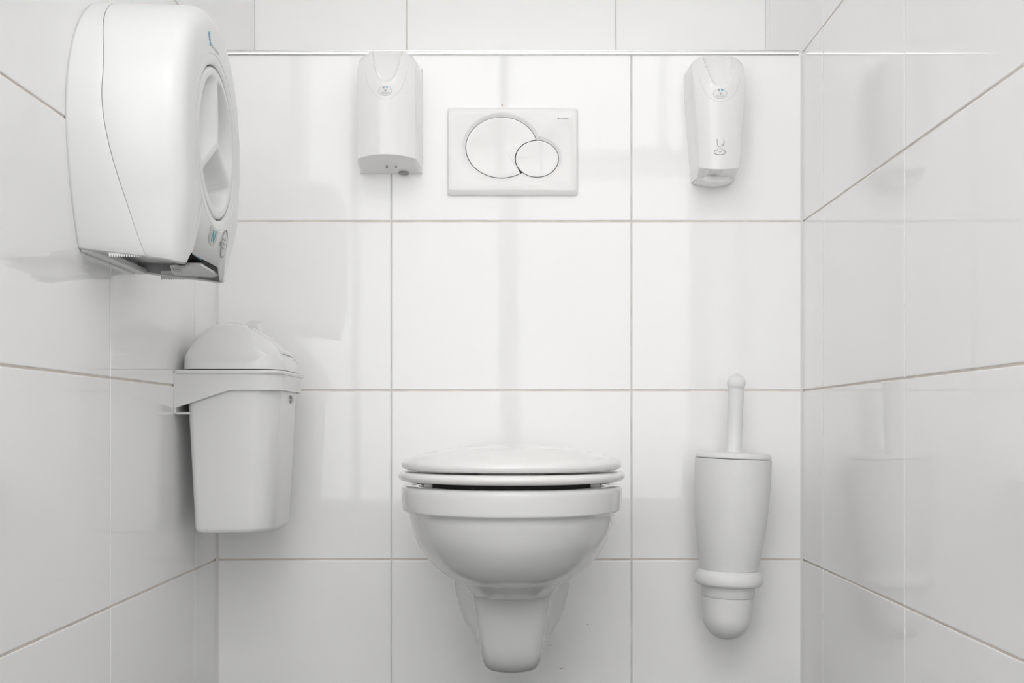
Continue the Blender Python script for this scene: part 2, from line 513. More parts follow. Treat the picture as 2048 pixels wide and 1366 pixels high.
def button(name, e, other=None, front=-PT + 0.0030, dish=0.0022):
    rings = []
    R = []
    for j in range(NB):
        t = 2 * PI * j / NB; d = (math.cos(t), math.sin(t))
        h = far_hit((e[0], e[1]), d, e, -0.0005)[1]
        if other:
            q = far_hit((e[0], e[1]), d, other, 0.0010)
            if q and 0 < q[0] < h: h = q[0]
        R.append(h)
    for k, y in ((1.0, -0.004), (1.0, front + 0.0008), (0.995, front + 0.0002), (0.985, front)):
        rings.append([(e[0] + R[j] * k * math.cos(2 * PI * j / NB), y, e[1] + R[j] * k * math.sin(2 * PI * j / NB)) for j in range(NB)])
    for i in range(1, 11):
        k = 0.985 * (1 - i / 10) + 1e-4
        y = front + dish * (1 - (k / 0.985) ** 2)
        rings.append([(e[0] + R[j] * k * math.cos(2 * PI * j / NB), y, e[1] + R[j] * k * math.sin(2 * PI * j / NB)) for j in range(NB)])
    V, F = loft(rings, True, True, True)
    return link_mesh(name, V, F, M['plate'], fp, 40)
button('large_button', LB, SB)
button('small_button', SB)
text_part('lettering', 'GEBERIT', 0.0050, M['print'], fp, (0.0985, -PT - 0.0002, 0.0600), xs=0.98, extrude=0.0003)
bevel_box('logo', 0.0845, 0.0877, -PT - 0.0004, -PT + 0.001, 0.0584, 0.0618, M['print'], fp, 0)

# ------------------------------------------------------------------ wall dispensers (air freshener, soap)
def kite_logo(parent, c, s, surf):
    """emblem of three kite shapes round a light centre: grey, blue, grey; drawn in (x, z) on the surface"""
    for nm, m_, pts in (('emblem_kite', M['print'], [(-1, 0.85), (-0.35, 1.0), (-0.15, 0.72), (-0.55, 0.15), (-0.75, 0.3)]),
                        ('emblem_kite', M['blue'], [(1, 0.85), (0.35, 1.0), (0.15, 0.72), (0.55, 0.15), (0.75, 0.3)]),
                        ('emblem_kite', M['print'], [(-0.5, -0.15), (0.0, -0.3), (0.5, -0.15), (0.0, -1.0)])):
        P = [(c[0] + x * s, c[1] + z * s) for x, z in pts]
        y = -max(surf(x, z) for x, z in P) - 0.00035
        prism(nm, P, y, y + 0.0004, m_, parent)

def shell_dispenser(prefix, th, W, T, ZB, ZT, u_c, U0, Uw, Uh, scoop, nv=90):
    """front cover of a dispenser: W(v) half width, T(v) depth, ZB(u)/ZT(u) lower and upper edge; returns depth function"""
    prof = [(-1, 0.0), (-0.995, 0.15), (-0.985, 0.35), (-0.968, 0.55), (-(u_c + 0.028), 0.75), (-(u_c + 0.010), 0.832), (-u_c, 0.86)]
    nf = 60
    prof += [(-u_c * 0.97 + 2 * u_c * 0.97 * i / nf, 0.87 + 0.13 * (1 - (-1 + 2 * i / nf) ** 2)) for i in range(nf + 1)]
    prof += [(-u, t) for u, t in prof[:7]][::-1]
    def front(u):
        a = abs(u)
        if a <= u_c * 0.97: return 0.87 + 0.13 * (1 - (a / (u_c * 0.97)) ** 2)
        return 0.86 * (1 - ((a - u_c) / (1 - u_c)) ** 2) if a > u_c else 0.86
    def scoop_d(x, z):
        zu = U0 + Uh * (abs(x) / Uw) ** 3.4
        q = z - zu
        if q <= 0: return 0.0
        return scoop * (0.35 * sstep(0, 0.010, q) + 0.65 * min(q / 0.055, 1.2))
    def point(u, tt, v):
        z = ZB(u) + v * (ZT(u) - ZB(u))
        x = u * W(v); y = tt * T(v)
        if tt > 0.8: y -= scoop_d(x, z)
        return (x, -y, z)
    def surf(x, z):
        u = 0; v = 0.5
        for _ in range(6):
            v = (z - ZB(u)) / (ZT(u) - ZB(u))
            u = x / W(max(0, min(1, v)))
        return front(u) * T(max(0, min(1, v))) - scoop_d(x, z)
    rings = [[point(u, t, (i / nv)) for u, t in prof] for i in range(nv + 1)]
    # close top towards the wall
    top = rings[-1]
    rings.append([(x * 0.97, y * 0.93, z + 0.0016) for x, y, z in top])
    rings.append([(x * 0.93, y * 0.6, z + 0.0022) for x, y, z in top])
    rings.append([(x * 0.93, 0.0, z + 0.0022) for x, y, z in top])
    V, F = loft(rings, False)
    cover = link_mesh('cover', V, F, M['gloss'], th, 38)
    return surf, rings[0], prof

def badge(th, surf, cx, cz, a=0.0122, b=0.0088):
    V = [(cx, -surf(cx, cz) - 0.0004, cz)]; F = []
    N = 40
    for k in (0.5, 0.9, 1.0):
        for j in range(N):
            x = cx + a * k * math.cos(2 * PI * j / N); z = cz + b * k * math.sin(2 * PI * j / N)
            V.append((x, -surf(x, z) - (0.0004 if k < 0.95 else 0.0), z))
    for j in range(N):
        j2 = (j + 1) % N
        F.append((0, 1 + j, 1 + j2))
        for r in range(2): F.append((1 + r * N + j, 1 + r * N + j2, 1 + (r + 1) * N + j2, 1 + (r + 1) * N + j))
    bd = link_mesh('badge', V, F, M['badge'], th, 40)
    pts = [(cx + a * math.cos(2 * PI * j / N), cz + b * math.sin(2 * PI * j / N)) for j in range(N + 1)]
    tube('badge_ring', [(x, -surf(x, z) - 0.0001, z) for x, z in pts], 0.00035, M['printl'], bd)
    kite_logo(bd, (cx + 0.0003, cz + 0.0026), 0.0050, lambda x, z: surf(x, z) + 0.0004)
    # the tiny unreadable print shows as two broken grey lines
    for dz, segs in ((-0.0030, ((-0.0070, -0.0048), (-0.0044, -0.0014), (-0.0008, 0.0030), (0.0036, 0.0072))), (-0.0055, ((-0.0056, -0.0018), (-0.0012, 0.0018), (0.0024, 0.0054)))):
        for x0, x1 in segs:
            y = -max(surf(cx + x0, cz + dz), surf(cx + x1, cz + dz)) - 0.0007
            bevel_box('print_line', cx + x0, cx + x1, y, y + 0.0006, cz + dz - 0.0006, cz + dz + 0.0006, M['printl'], bd, 0)
    return bd

# air freshener, over the left grout joint
af = thing('air_freshener_dispenser', 'white straight-sided air freshener dispenser on the wall left of the flush plate', 'dispenser', (-0.2305, 0, 0))
AF_W = lambda v: 0.0580 * (1 - 0.10 * max(0, (v - 0.88) / 0.12) ** 3)
AF_T = lambda v: 0.108 * (1 - 0.06 * (1 - v) - 0.34 * max(0, (v - 0.62) / 0.38) ** 2.2)
AF_ZB = lambda u: 0.9840 + 0.0060 * (1 - u * u)
AF_ZT = lambda u: 1.1735 + 0.0170 * (1 - abs(u) ** 2.2)
surf, low, prof = shell_dispenser('af', af, AF_W, AF_T, AF_ZB, AF_ZT, 0.905, 1.1170, 0.027, 0.062, 0.018)
# underside: from the lower cover edge back to the wall
rings = [low, [(x * 0.985, y + 0.0015 if y < -0.02 else y, z - 0.0012) for x, y, z in low],
         [(x * 0.985, y * 0.55, 0.9790 + (z - 0.984) * 0.5) for x, y, z in low], [(x * 0.97, y * 0.12, 0.9752) for x, y, z in low], [(x * 0.97, 0, 0.9752) for x, y, z in low]]
V, F = loft(rings, False)
link_mesh('underside', V, F, M['gloss'], af, 40)
# back plate
V, F = loft([[(x * 1.005, y, z) for x, y, z in ((-0.058, 0, 0.976), (0.058, 0, 0.976), (0.058, 0, 1.172), (-0.058, 0, 1.172))],
             [(x * 1.005, -0.010, z) for x, y, z in ((-0.058, 0, 0.976), (0.058, 0, 0.976), (0.058, 0, 1.172), (-0.058, 0, 1.172))]], True, True, True)
link_mesh('back_plate', V, F, M['gloss'], af)
badge(af, surf, -0.0005, 1.1035)
pts = [(0.0375 * math.sin(PI / 2 * t) , 1.0885 + 0.060 * (1 - math.cos(PI / 2 * t))) for t in [i / 20 for i in range(-19, 20)]]
tube('cover_seam', [(x, -surf(x, z) + 0.0001, z) for x, z in pts], 0.0003, M['printl'], af)
for x in (-0.0035, 0.0135):
    bevel_box('sensor_slot', x - 0.0018, x + 0.0018, -0.0480, -0.0450, 0.9765, 0.9800, M['knob'], af, 0.0003, 1)
lathe('lock_knob', [(0.0095, 0.986), (0.0095, 0.9735), (0.0085, 0.9725)], M['knob'], af, 32, center=(0.0245, -0.012))

# soap dispenser, right
sd = thing('soap_dispenser', 'white soap dispenser tapering downwards with a hand symbol right of the flush plate', 'dispenser', (0.3730, 0, 0))
SD_W = lambda v: 0.0372 + 0.0152 * sstep(-0.35, 1.0, v) if v < 0.9 else (0.0372 + 0.0152 * sstep(-0.35, 1.0, v)) * (1 - 0.08 * ((v - 0.9) / 0.1) ** 3)
SD_T = lambda v: 0.108 * (1 - 0.04 * (1 - v) - 0.36 * max(0, (v - 0.62) / 0.38) ** 2.2)
SD_ZB = lambda u: 0.9700 - 0.0070 * (1 - u * u)
SD_ZT = lambda u: 1.1660 + 0.0170 * (1 - abs(u) ** 2.2)
surf2, low, prof = shell_dispenser('sd', sd, SD_W, SD_T, SD_ZB, SD_ZT, 0.905, 1.1120, 0.027, 0.062, 0.018)
rings = [low, [(x * 0.985, y + 0.0012 if y < -0.02 else y, z - 0.0012) for x, y, z in low],
         [(x * 0.965, min(y * 0.60, 0), 0.9575 + (0.0035 * sstep(0.0130, 0.0095, abs(x + 0.006)) if y < -0.05 else 0)) for x, y, z in low],
         [(x * 0.94, 0.0, 0.9585) for x, y, z in low]]
V, F = loft(rings, False)
link_mesh('chin', V, F, M['gloss'], sd, 40)
# base behind the cover, reaching lower
SW = lambda z: 0.0345 + 0.0175 * sstep(0.93, 1.15, z)
pr = [(-1, 0), (-1, 0.018), (-0.97, 0.026), (-0.88, 0.050), (-0.7, 0.059)] + [(-0.6 + 0.1 * i, 0.0615) for i in range(13)]
pr += [(-u, t) for u, t in pr[:5]][::-1]
rings = []
for i in range(30):
    z = 0.9560 + 0.205 * i / 29
    rings.append([(u * SW(z), -t * (1 - 0.25 * max(0, (z - 1.1) / 0.07)), z - (0.0085 * (1 - u * u) if i == 0 else 0.0045 * (1 - u * u) if i == 1 else 0)) for u, t in pr])
lowb = rings[0]
V, F = loft([[(x * 0.98, min(y * 0.35, 0), z - 0.0015) for x, y, z in lowb], [(x * 0.985, y * 0.96, z - 0.0012) for x, y, z in lowb]] + rings, False, True, False)
link_mesh('base', V, F, M['gloss'], sd, 40)
# nozzle well with its sensor
lathe('nozzle', [(0.0052, 0.972), (0.0052, 0.9595), (0.0042, 0.9590), (0.0030, 0.9610), (0.0, 0.9610)], M['chrome'], sd, 24, center=(-0.0065, -0.0615))
for x in (-0.0175, 0.0020):
    bevel_box('sensor_slot', x - 0.0022, x + 0.0022, -0.0595, -0.0565, 0.9525, 0.9540, M['knob'], sd, 0.0003, 1)
badge(sd, surf2, -0.0010, 1.0980)
pts = [(0.0375 * math.sin(PI / 2 * t), 1.0835 + 0.060 * (1 - math.cos(PI / 2 * t))) for t in [i / 20 for i in range(-17, 18)]]
tube('cover_seam', [(x, -surf2(x, z) + 0.0001, z) for x, z in pts], 0.0003, M['printl'], sd)
# printed symbol: a tap-like hand over a soapy palm
def stroke(pts, r=0.0005, m_=M['printl'], nm='symbol_line'):
    tube(nm, [(x, -surf2(x, z) - 0.00010, z) for x, z in pts], r * 1.4, m_, sd)
sx, sz = -0.0012, 1.0030
S = 0.00091     # metres per photo px
def sp(pts): return [(sx + x * S, sz + z * S) for x, z in pts]
stroke(sp([(-6, 15), (-5.6, 9), (-5, 3), (-3.5, 1), (-0.5, 0.4)]), 0.00045, M['print'])
stroke(sp([(7.5, 9), (7.2, 5), (7, 1.5)]), 0.00045, M['print'])
stroke(sp([(7, 15), (8.5, 11), (9.5, 8)]), 0.0004, M['printl'])
stroke(sp([(1, 0.5), (3, 1.4)]), 0.0005, M['printl'])
stroke(sp([(-3.5, -3.8), (-5.8, -4.8), (-5.4, -7.5), (-3, -9.5), (0, -11), (4, -9.5), (7, -7.8), (6, -6), (3.5, -3.5)]), 0.0004, M['printl'])
stroke(sp([(-7, -7.6)] + [(-0.2 + 11 * math.cos(a), -10.8 + 5.4 * math.sin(a)) for a in [PI * 0.75 + (PI * 1.5 + 0.2) * i / 24 for i in range(25)]]), 0.0005, M['print'])
def blob(nm, pts, m_):
    P = sp(pts); y = -max(surf2(x, z) for x, z in P) - 0.0002
    prism(nm, P, y, y + 0.0006, m_, sd)
blob('symbol_drop', [(-0.2, -1.5), (0.6, -3), (1.1, -5), (0, -5.8), (-1.1, -5), (-0.7, -3)], M['print'])
blob('symbol_finger', [(2.2, 3.5), (4, 5.2), (6.5, 5.5), (7, 2.5), (5.5, 1.2), (3.6, 1.6)], M['printl'])

# ------------------------------------------------------------------ toilet paper dispenser on the left wall
PD_Z = 0.892
pd = thing('toilet_paper_dispenser', 'large white jumbo roll toilet paper dispenser with a round front hub on the left wall', 'dispenser', (XL, -0.608, PD_Z), (0, 0, PI / 2))
# outline in (x, z) round the hub
dense = []
for i in range(0, 181, 2):
    a = math.radians(i)
    dense.append((0.171 * math.cos(a), 0.1865 * abs(math.sin(a)) ** 0.95))
side = []
for i in range(1, 21):
    s = i / 20
    side.append((0.171 - 0.043 * s ** 1.7, -0.158 * s))
side += [(0.1255, -0.1615), (0.121, -0.164), (0.113, -0.1655)]
dense += [(-x, z) for x, z in side]
dense += [(-0.113 + 0.226 * i / 20, -0.1655) for i in range(1, 20)]
dense += side[::-1]
NP = 192
def ray_outline(th):
    d = (math.cos(th), math.sin(th)); best = 0
    n = len(dense)
    for i in range(n):
        p, q = dense[i], dense[(i + 1) % n]
        ex, ez = q[0] - p[0], q[1] - p[1]
        den = d[0] * ez - d[1] * ex
        if abs(den) < 1e-12: continue
        r = (p[0] * ez - p[1] * ex) / den
        s = (p[0] * d[1] - p[1] * d[0]) / den
        if r > 0 and -1e-9 <= s <= 1 + 1e-9: best = max(best, r)
    return best
TH = [2 * PI * j / NP - PI / 2 for j in range(NP)]
RO = [ray_outline(t) for t in TH]
def is_bottom(j):
    x, z = RO[j] * math.cos(TH[j]), RO[j] * math.sin(TH[j])
    return z < -0.1640 and abs(x) < 0.119
def pd_pt(j, inset, t):
    r = RO[j] - inset
    x, z = r * math.cos(TH[j]), r * math.sin(TH[j])
    zb = RO[j] * math.sin(TH[j])
    low = sstep(-0.09, -0.160, zb)
    z += (zb - z) * low                                        # the open lower edge is cut level
    z -= 0.0165 * low * min(1, t / 0.135)                      # and drops towards the front
    t -= 0.011 * sstep(-0.105, -0.165, zb) * sstep(0.10, 0.148, t)   # lower front leans back
    if zb < -0.150:
        z += 0.0175 * sstep(-0.105, -0.090, x) * sstep(0.075, 0.055, x) * sstep(0.112, 0.126, t)   # notch in the front edge
    return (x, -t, z)
def round_r(j):
    zb = RO[j] * math.sin(TH[j])
    return 0.027 + 0.030 * sstep(-0.09, -0.160, zb)
def seam_t(j):
    z = RO[j] * math.sin(TH[j])
    return 0.045 - 0.021 * sstep(0.05, 0.19, z) + 0.043 * min(1.0, max(0.0, (0.03 - z) / 0.195)) ** 1.6
def open_faces(nrings, skip_rows):
    F = []
    for i in range(nrings - 1):
        for j in range(NP):
            j2 = (j + 1) % NP
            if i in skip_rows and is_bottom(j) and is_bottom(j2): continue
            F.append((i * NP + j, i * NP + j2, (i + 1) * NP + j2, (i + 1) * NP + j))
    return F
def solid(o, th):
    md = o.modifiers.new('thickness', 'SOLIDIFY'); md.thickness = th; md.offset = -1.0
# back case
rings = [[pd_pt(j, 0.0, 0.0) for j in range(NP)], [pd_pt(j, 0.0, 0.004) for j in range(NP)]]
for k in (0.25, 0.5, 0.75, 0.97, 1.0):
    rings.append([pd_pt(j, 0.0003 * k + (0.0003 if k == 1.0 else 0), 0.004 + (seam_t(j) - 0.0042) * k) for j in range(NP)])
V = [p for r in rings for p in r]
bc = link_mesh('back_case', V, open_faces(len(rings), range(len(rings))), M['satin'], pd, 30)
solid(bc, 0.003)
# front cover
rings = []
for k in (0.0, 0.02, 0.3, 0.65, 1.0):
    rings.append([pd_pt(j, 0.0004 + 0.0024 * k + (0.0003 if k == 0 else 0), seam_t(j) + 0.0002 + (0.120 - seam_t(j)) * k) for j in range(NP)])
for a in (12, 25, 38, 50, 62, 75, 90):
    a = math.radians(a)
    rings.append([pd_pt(j, 0.0028 + round_r(j) * (1 - math.cos(a)), 0.1205 + 0.0275 * math.sin(a)) for j in range(NP)])
nside = len(rings)
def circ(r, t): return [(r * math.cos(TH[j]), -t, r * math.sin(TH[j])) for j in range(NP)]
rings += [circ(0.1215, 0.1482), circ(0.1208, 0.1474), circ(0.1195, 0.1474), circ(0.1185, 0.1482), circ(0.1120, 0.1484), circ(0.1085, 0.1480), circ(0.1062, 0.1465), circ(0.1055, 0.1400), circ(0.1055, 0.126), circ(0.090, 0.126)]
V = [p for r in rings for p in r]
skip = range(0, nside - 1)
fc = link_mesh('front_cover', V, open_faces(len(rings), skip), M['satin'], pd, 30)
solid(fc, 0.0025)
# rotating hub with three ridges
NH = 150
def hub_h(r, t):
    R = 0.1035
    h = 0.0
    dmin = 1.0
    for a in (90, 210, 330):
        da = (t - math.radians(a) + PI) % (2 * PI) - PI
        dp = abs(r * math.sin(da)) if abs(da) < PI / 2 else r
        dmin = min(dmin, dp)
    pocket = sstep(0.003, 0.030, dmin) * sstep(0.0925, 0.080, r)
    return 0.1475 + 0.002 * (1 - (r / R) ** 2) - 0.030 * pocket
rings = [[(0.1035 * math.cos(2 * PI * j / NH), -0.126, 0.1035 * math.sin(2 * PI * j / NH)) for j in range(NH)],
         [(0.1035 * math.cos(2 * PI * j / NH), -0.1445, 0.1035 * math.sin(2 * PI * j / NH)) for j in range(NH)],
         [(0.1022 * math.cos(2 * PI * j / NH), -0.1468, 0.1022 * math.sin(2 * PI * j / NH)) for j in range(NH)]]
for i in range(0, 41):
    r = 0.1000 * (1 - i / 40) + 1e-5
    rings.append([(r * math.cos(2 * PI * j / NH), -hub_h(r, 2 * PI * j / NH), r * math.sin(2 * PI * j / NH)) for j in range(NH)])
V, F = loft(rings, True, False, True)
link_mesh('hub', V, F, M['satin'], pd, 50)
# inner tray seen through the open bottom
V, F = loft([[(-0.115, -0.004, -0.150), (0.115, -0.004, -0.150), (0.112, -0.100, -0.152), (0.080, -0.128, -0.152), (-0.080, -0.128, -0.152), (-0.112, -0.100, -0.152)],
             [(-0.115, -0.004, -0.146), (0.115, -0.004, -0.146), (0.112, -0.100, -0.148), (0.080, -0.128, -0.148), (-0.080, -0.128, -0.148), (-0.112, -0.100, -0.148)]], True, True, True)
link_mesh('inner_tray', V, F, M['inner'], pd)
bevel_box('rear_flange', -0.119, 0.119, -0.016, -0.001, -0.167, -0.158, M['badge'], pd, 0.002)
# paper arm with its pin
armpts = [(-0.030, -0.134), (0.085, -0.130), (0.108, -0.115), (0.108, -0.060), (0.060, -0.068), (0.024, -0.078), (0.012, -0.080), (0.008, -0.088), (0.012, -0.097), (0.004, -0.104), (-0.012, -0.108), (-0.026, -0.118)]
V = [(x, y, -0.1735 + 0.06 * (y + 0.134)) for x, y in armpts] + [(x, y, -0.1700 + 0.06 * (y + 0.134)) for x, y in armpts]
n = len(armpts)
F = [tuple(range(n)), tuple(range(n, 2 * n))[::-1]] + [(i, (i + 1) % n, n + (i + 1) % n, n + i) for i in range(n)]
link_mesh('paper_guide', V, F, M['inner'], pd, 30)
lathe('pin', [(0.006, -0.160), (0.006, -0.1735), (0.0045, -0.1750)], M['label'], pd, 20, center=(0.022, -0.087))
bevel_box('spool_gap_shade', -0.034, 0.004, -0.130, -0.100, -0.164, -0.150, M['dark'], pd, 0.001, 1)  # near-black block painted as the shaded gap beside the arm
# serrated tear edges
def serration(x0, x1, y, z, n, yd):
    pts = [(x0, z + 0.010)]
    w = (x1 - x0) / n
    for i in range(n):
        pts += [(x0 + w * (i + 0.05), z), (x0 + w * (i + 0.30), z - 0.0032), (x0 + w * (i + 0.70), z - 0.0032), (x0 + w * (i + 0.95), z)]
    pts.append((x1, z + 0.010))
    prism('tear_edge', pts, y, y + yd, M['satin'], pd)
def serration_y(y0, y1, x, z, n, xd):
    pts = [(y0, z + 0.010)]
    w = (y1 - y0) / n
    for i in range(n):
        pts += [(y0 + w * (i + 0.05), z), (y0 + w * (i + 0.30), z - 0.0030), (y0 + w * (i + 0.70), z - 0.0030), (y0 + w * (i + 0.95), z)]
    pts.append((y1, z + 0.010))
    m_ = len(pts)
    V = [(x, y, zz) for y, zz in pts] + [(x + xd, y, zz) for y, zz in pts]
    F = [tuple(range(m_)), tuple(range(m_, 2 * m_))[::-1]] + [(i, (i + 1) % m_, m_ + (i + 1) % m_, m_ + i) for i in range(m_)]
    link_mesh('tear_edge', V, F, M['satin'], pd)
serration_y(-0.038, -0.088, -0.1215, -0.1705, 16, 0.003)
serration_y(-0.036, -0.092, 0.1185, -0.1715, 16, 0.003)
# print on the front
FY = -0.1484
def flat(nm, pts, m_, y=None, th=0.0004):
    if y is None: y = FY + 0.0110 * sstep(-0.120, -0.165, sum(p[1] for p in pts) / len(pts))
    return prism(nm, pts, y - th, y + 0.0006, m_, pd)
for k, (zz, w, h) in enumerate(((0.1400, 0.0035, 0.0042), (0.1360, 0.0045, 0.0030), (0.1322, 0.0045, 0.0030), (0.1275, 0.0038, 0.0048))):
    x = -0.0425 + 0.0018 * k
    flat('leaf_mark', [(x - w, zz - h * 0.1), (x - w * 0.2, zz + h * 0.6), (x + w, zz + h * 0.5), (x + w * 0.6, zz - h * 0.4), (x - w * 0.2, zz - h * 0.6)], M['teal'])
for x0, x1 in ((-0.034, -0.031), (-0.0300, -0.0265), (-0.0255, -0.0215), (-0.0205, -0.0170), (-0.0120, -0.0085), (-0.0075, -0.0035), (-0.0025, 0.0010), (0.0020, 0.0050), (0.0060, 0.0090)):
    flat('print_mark', [(x0, 0.1265), (x1, 0.1265), (x1, 0.1298), (x0, 0.1298)], M['printl'])
LEAN = math.atan(0.0112 / 0.043)   # the front leans back below the hub ring
def lean_flat(nm, pts, m_, th=0.0005, k=1.0, parent=pd):
    def fy(z): return -(0.1484 - 0.0112 / 0.043 * k * max(0.0, -z - 0.1215))
    n = len(pts)
    V = [(x, fy(z) - th, z) for x, z in pts] + [(x, fy(z) + 0.001, z) for x, z in pts]
    F = [tuple(range(n)), tuple(range(n, 2 * n))[::-1]] + [(i, (i + 1) % n, n + (i + 1) % n, n + i) for i in range(n)]
    return link_mesh(nm, V, F, m_, parent)
SX = -0.012
shield = [(SX - 0.0215, -0.1185), (SX - 0.010, -0.1210), (SX + 0.004, -0.1222), (SX + 0.0215, -0.1205), (SX + 0.0195, -0.1330), (SX + 0.015, -0.1405), (SX + 0.002, -0.1435), (SX - 0.013, -0.1410), (SX - 0.0195, -0.1330)]
sh = lean_flat('label_shield', shield, M['label'])
text_part('label_letter', 'N', 0.0230, M['teal'], sh, (SX, -(0.1484 - 0.0112 / 0.043 * 0.0095) - 0.0008, -0.1310), rot=(PI / 2 + LEAN, 0, 0), xs=1.05, extrude=0.0003)
RC = (0.0560, -0.1310)
KR = 0.72
def ring_pt(a): return (RC[0] + 0.0195 * math.cos(a), RC[1] + 0.0195 * math.sin(a))
N_ = 40
V = []; F = []
for i in range(N_):
    a = 2 * PI * i / N_
    for q in (0.0197, 0.0188):
        x, z = RC[0] + q * math.cos(a), RC[1] + q * math.sin(a)
        V.append((x, -(0.1484 - 0.0112 / 0.043 * KR * max(0.0, math.hypot(x, z) - 0.1215)) - 0.0014, z))
for i in range(N_):
    F.append((2 * i, 2 * i + 1, 2 * ((i + 1) % N_) + 1, 2 * ((i + 1) % N_)))
pr_ = link_mesh('print_ring', V, F, M['print'], pd)
solid(pr_, 0.0016)
def on_front(x, z): return -(0.1484 - 0.0112 / 0.043 * KR * max(0.0, math.hypot(x, z) - 0.1215))
def print_poly(nm, pts, m_):
    n = len(pts)
    V = [(x, on_front(x, z) - 0.0013, z) for x, z in pts] + [(x, on_front(x, z) + 0.0006, z) for x, z in pts]
    F = [tuple(range(n)), tuple(range(n, 2 * n))[::-1]] + [(i, (i + 1) % n, n + (i + 1) % n, n + i) for i in range(n)]
    return link_mesh(nm, V, F, m_, pd)
for sg in (-1, 1):
    print_poly('print_arrow', [(RC[0] + sg * 0.0195 - 0.0028, RC[1]), (RC[0] + sg * 0.0195 + 0.0028, RC[1]), (RC[0] + sg * 0.0195, RC[1] + sg * 0.0065)], M['print'])
for zz, hw in ((0.0065, 0.008), (0.0005, 0.008), (-0.0055, 0.008)):
    for i in range(4):
        x0 = RC[0] - hw + 2 * hw * i / 4
        print_poly('print_mark', [(x0, RC[1] + zz - 0.0012), (x0 + hw * 0.35, RC[1] + zz - 0.0012), (x0 + hw * 0.35, RC[1] + zz + 0.0012), (x0, RC[1] + zz + 0.0012)], M['printl'])
# teal patch of the inner label glimpsed in the notch
print_poly('inner_label', [(-0.070, -0.1600), (-0.035, -0.1630), (-0.030, -0.1650), (-0.066, -0.1630)], M['teal']).location = (0, 0.006, 0)

# ------------------------------------------------------------------ waste bin on the left wall
wb = thing('waste_bin', 'white wall-mounted plastic waste bin with domed lid in the left corner', 'bin', (XL, -0.176, 0), (0, 0, PI / 2))
def rrect(hx, o0, o1, r0, r1, z, n=10):
    """rounded rectangle: |x|<=hx, from wall distance o0 to o1 (y = -o); r0 radius near wall, r1 outer radius"""
    pts = []
    for cx, co, r, a0 in ((hx - r1, o1 - r1, r1, 0), (-(hx - r1), o1 - r1, r1, 90), (-(hx - r0), o0 + r0, r0, 180), (hx - r0, o0 + r0, r0, 270)):
        for i in range(n + 1):
            a = math.radians(a0 + 90 * i / n)
            pts.append((cx + r * math.cos(a), -(co + r * math.sin(a)), z))
    return pts
rows = []
for i in range(13):
    t = i / 12
    rows.append((0.331 + 0.252 * t, 0.1015 + 0.0075 * t, 0.030 - 0.012 * t, 0.158 + 0.0125 * t))
R0 = []
for da, dz in ((0.011, 0.3205), (0.006, 0.3213), (0.0025, 0.3242), (0.0006, 0.328)):
    R0.append(rrect(0.1015 - da, 0.030 + da, 0.158 - da, 0.012, 0.042, dz))
R0 += [rrect(hx, o0, o1, 0.012, 0.042, z) for z, hx, o0, o1 in rows]
V, F = loft(R0, True, True, True)
link_mesh('body', V, F, M['bin'], wb, 40)
# bracket band: back plate, two arms, front band
V = []; 
bx, b_o = 0.1155, 0.1765
def band_low(s):
    """lower edge height as a function of wall distance"""
    return 0.5290 + (0.5595 - 0.5290) * min(1, s / 0.0915)
path = [(-bx, 0.0005 + (b_o - 0.040) * i / 16) for i in range(17)]
path += [(-bx + 0.040 - 0.040 * math.cos(PI / 2 * i / 10), b_o - 0.040 + 0.040 * math.sin(PI / 2 * i / 10)) for i in range(1, 11)]
path += [(x, o_) for x, o_ in [(-x, o_) for x, o_ in path[::-1]]]
rings = []
for x, o_ in path:
    zl = band_low(o_)
    k = 0.0030
    nx, no = (x - 0) , (o_ - 0.09)
    ln = math.hypot(nx, no); nx /= ln; no /= ln
    flare = 0.0028
    rings.append([(x, -o_, zl), (x + nx * flare * 0.3, -(o_ + no * flare * 0.3), zl + (0.5885 - zl) * 0.8), (x + nx * flare * 0.5, -(o_ + no * flare * 0.5), 0.5860), (x - nx * k, -(o_ - no * k), 0.5860), (x - nx * k, -(o_ - no * k), zl)])
V, F = loft(rings, True, True, True)
link_mesh('bracket', V, F, M['bin'], wb, 35)
bevel_box('bracket_plate', -bx, bx, -0.004, -0.0002, 0.5205, 0.5905, M['bin'], wb, 0.0012)
bevel_box('bracket_foot', -bx + 0.002, bx - 0.002, -0.026, -0.0005, 0.5195, 0.5230, M['bin'], wb, 0.0012)
# rim
R0 = []
for g, z in ((-0.012, 0.5845), (0.000, 0.5850), (0.0030, 0.5862), (0.0042, 0.5890), (0.0036, 0.5915), (0.0015, 0.5925), (-0.012, 0.5925)):
    R0.append(rrect(bx + g, 0.0008 if g > -0.005 else 0.012, b_o + g, 0.008, 0.040, z))
V, F = loft(R0, True, True, True)
link_mesh('rim', V, F, M['bin'], wb, 40)
# domed lid: height field over a rounded rectangle
LX, LO0, LO1, LH = 0.1095, 0.0085, 0.1735, 0.0830
def lid_r(k, z, dz=0): return rrect(LX * k, 0.5 * (LO0 + LO1) - 0.5 * (LO1 - LO0) * k, 0.5 * (LO0 + LO1) + 0.5 * (LO1 - LO0) * k, 0.030 * k, 0.046 * k, z)
def lid_h(x, o_):
    xn = min(1, abs(x) / LX); on = (o_ - LO0) / (LO1 - LO0)
    ax = (1 - xn ** 3.0) ** 0.44 if xn < 1 else 0
    p0 = 0.40
    if on < p0:
        q = (p0 - on) / p0; p = max(0, 1 - q ** 2.2) ** 0.5
    else:
        q = (on - p0) / (1 - p0); p = max(0, 1 - q ** 2.3) ** 0.5 * (1 - 0.16 * sstep(0.0, 0.8, q))
    return ax * p
rings = [lid_r(1.0, 0.5945), lid_r(1.0, 0.5965)]
NK = 40
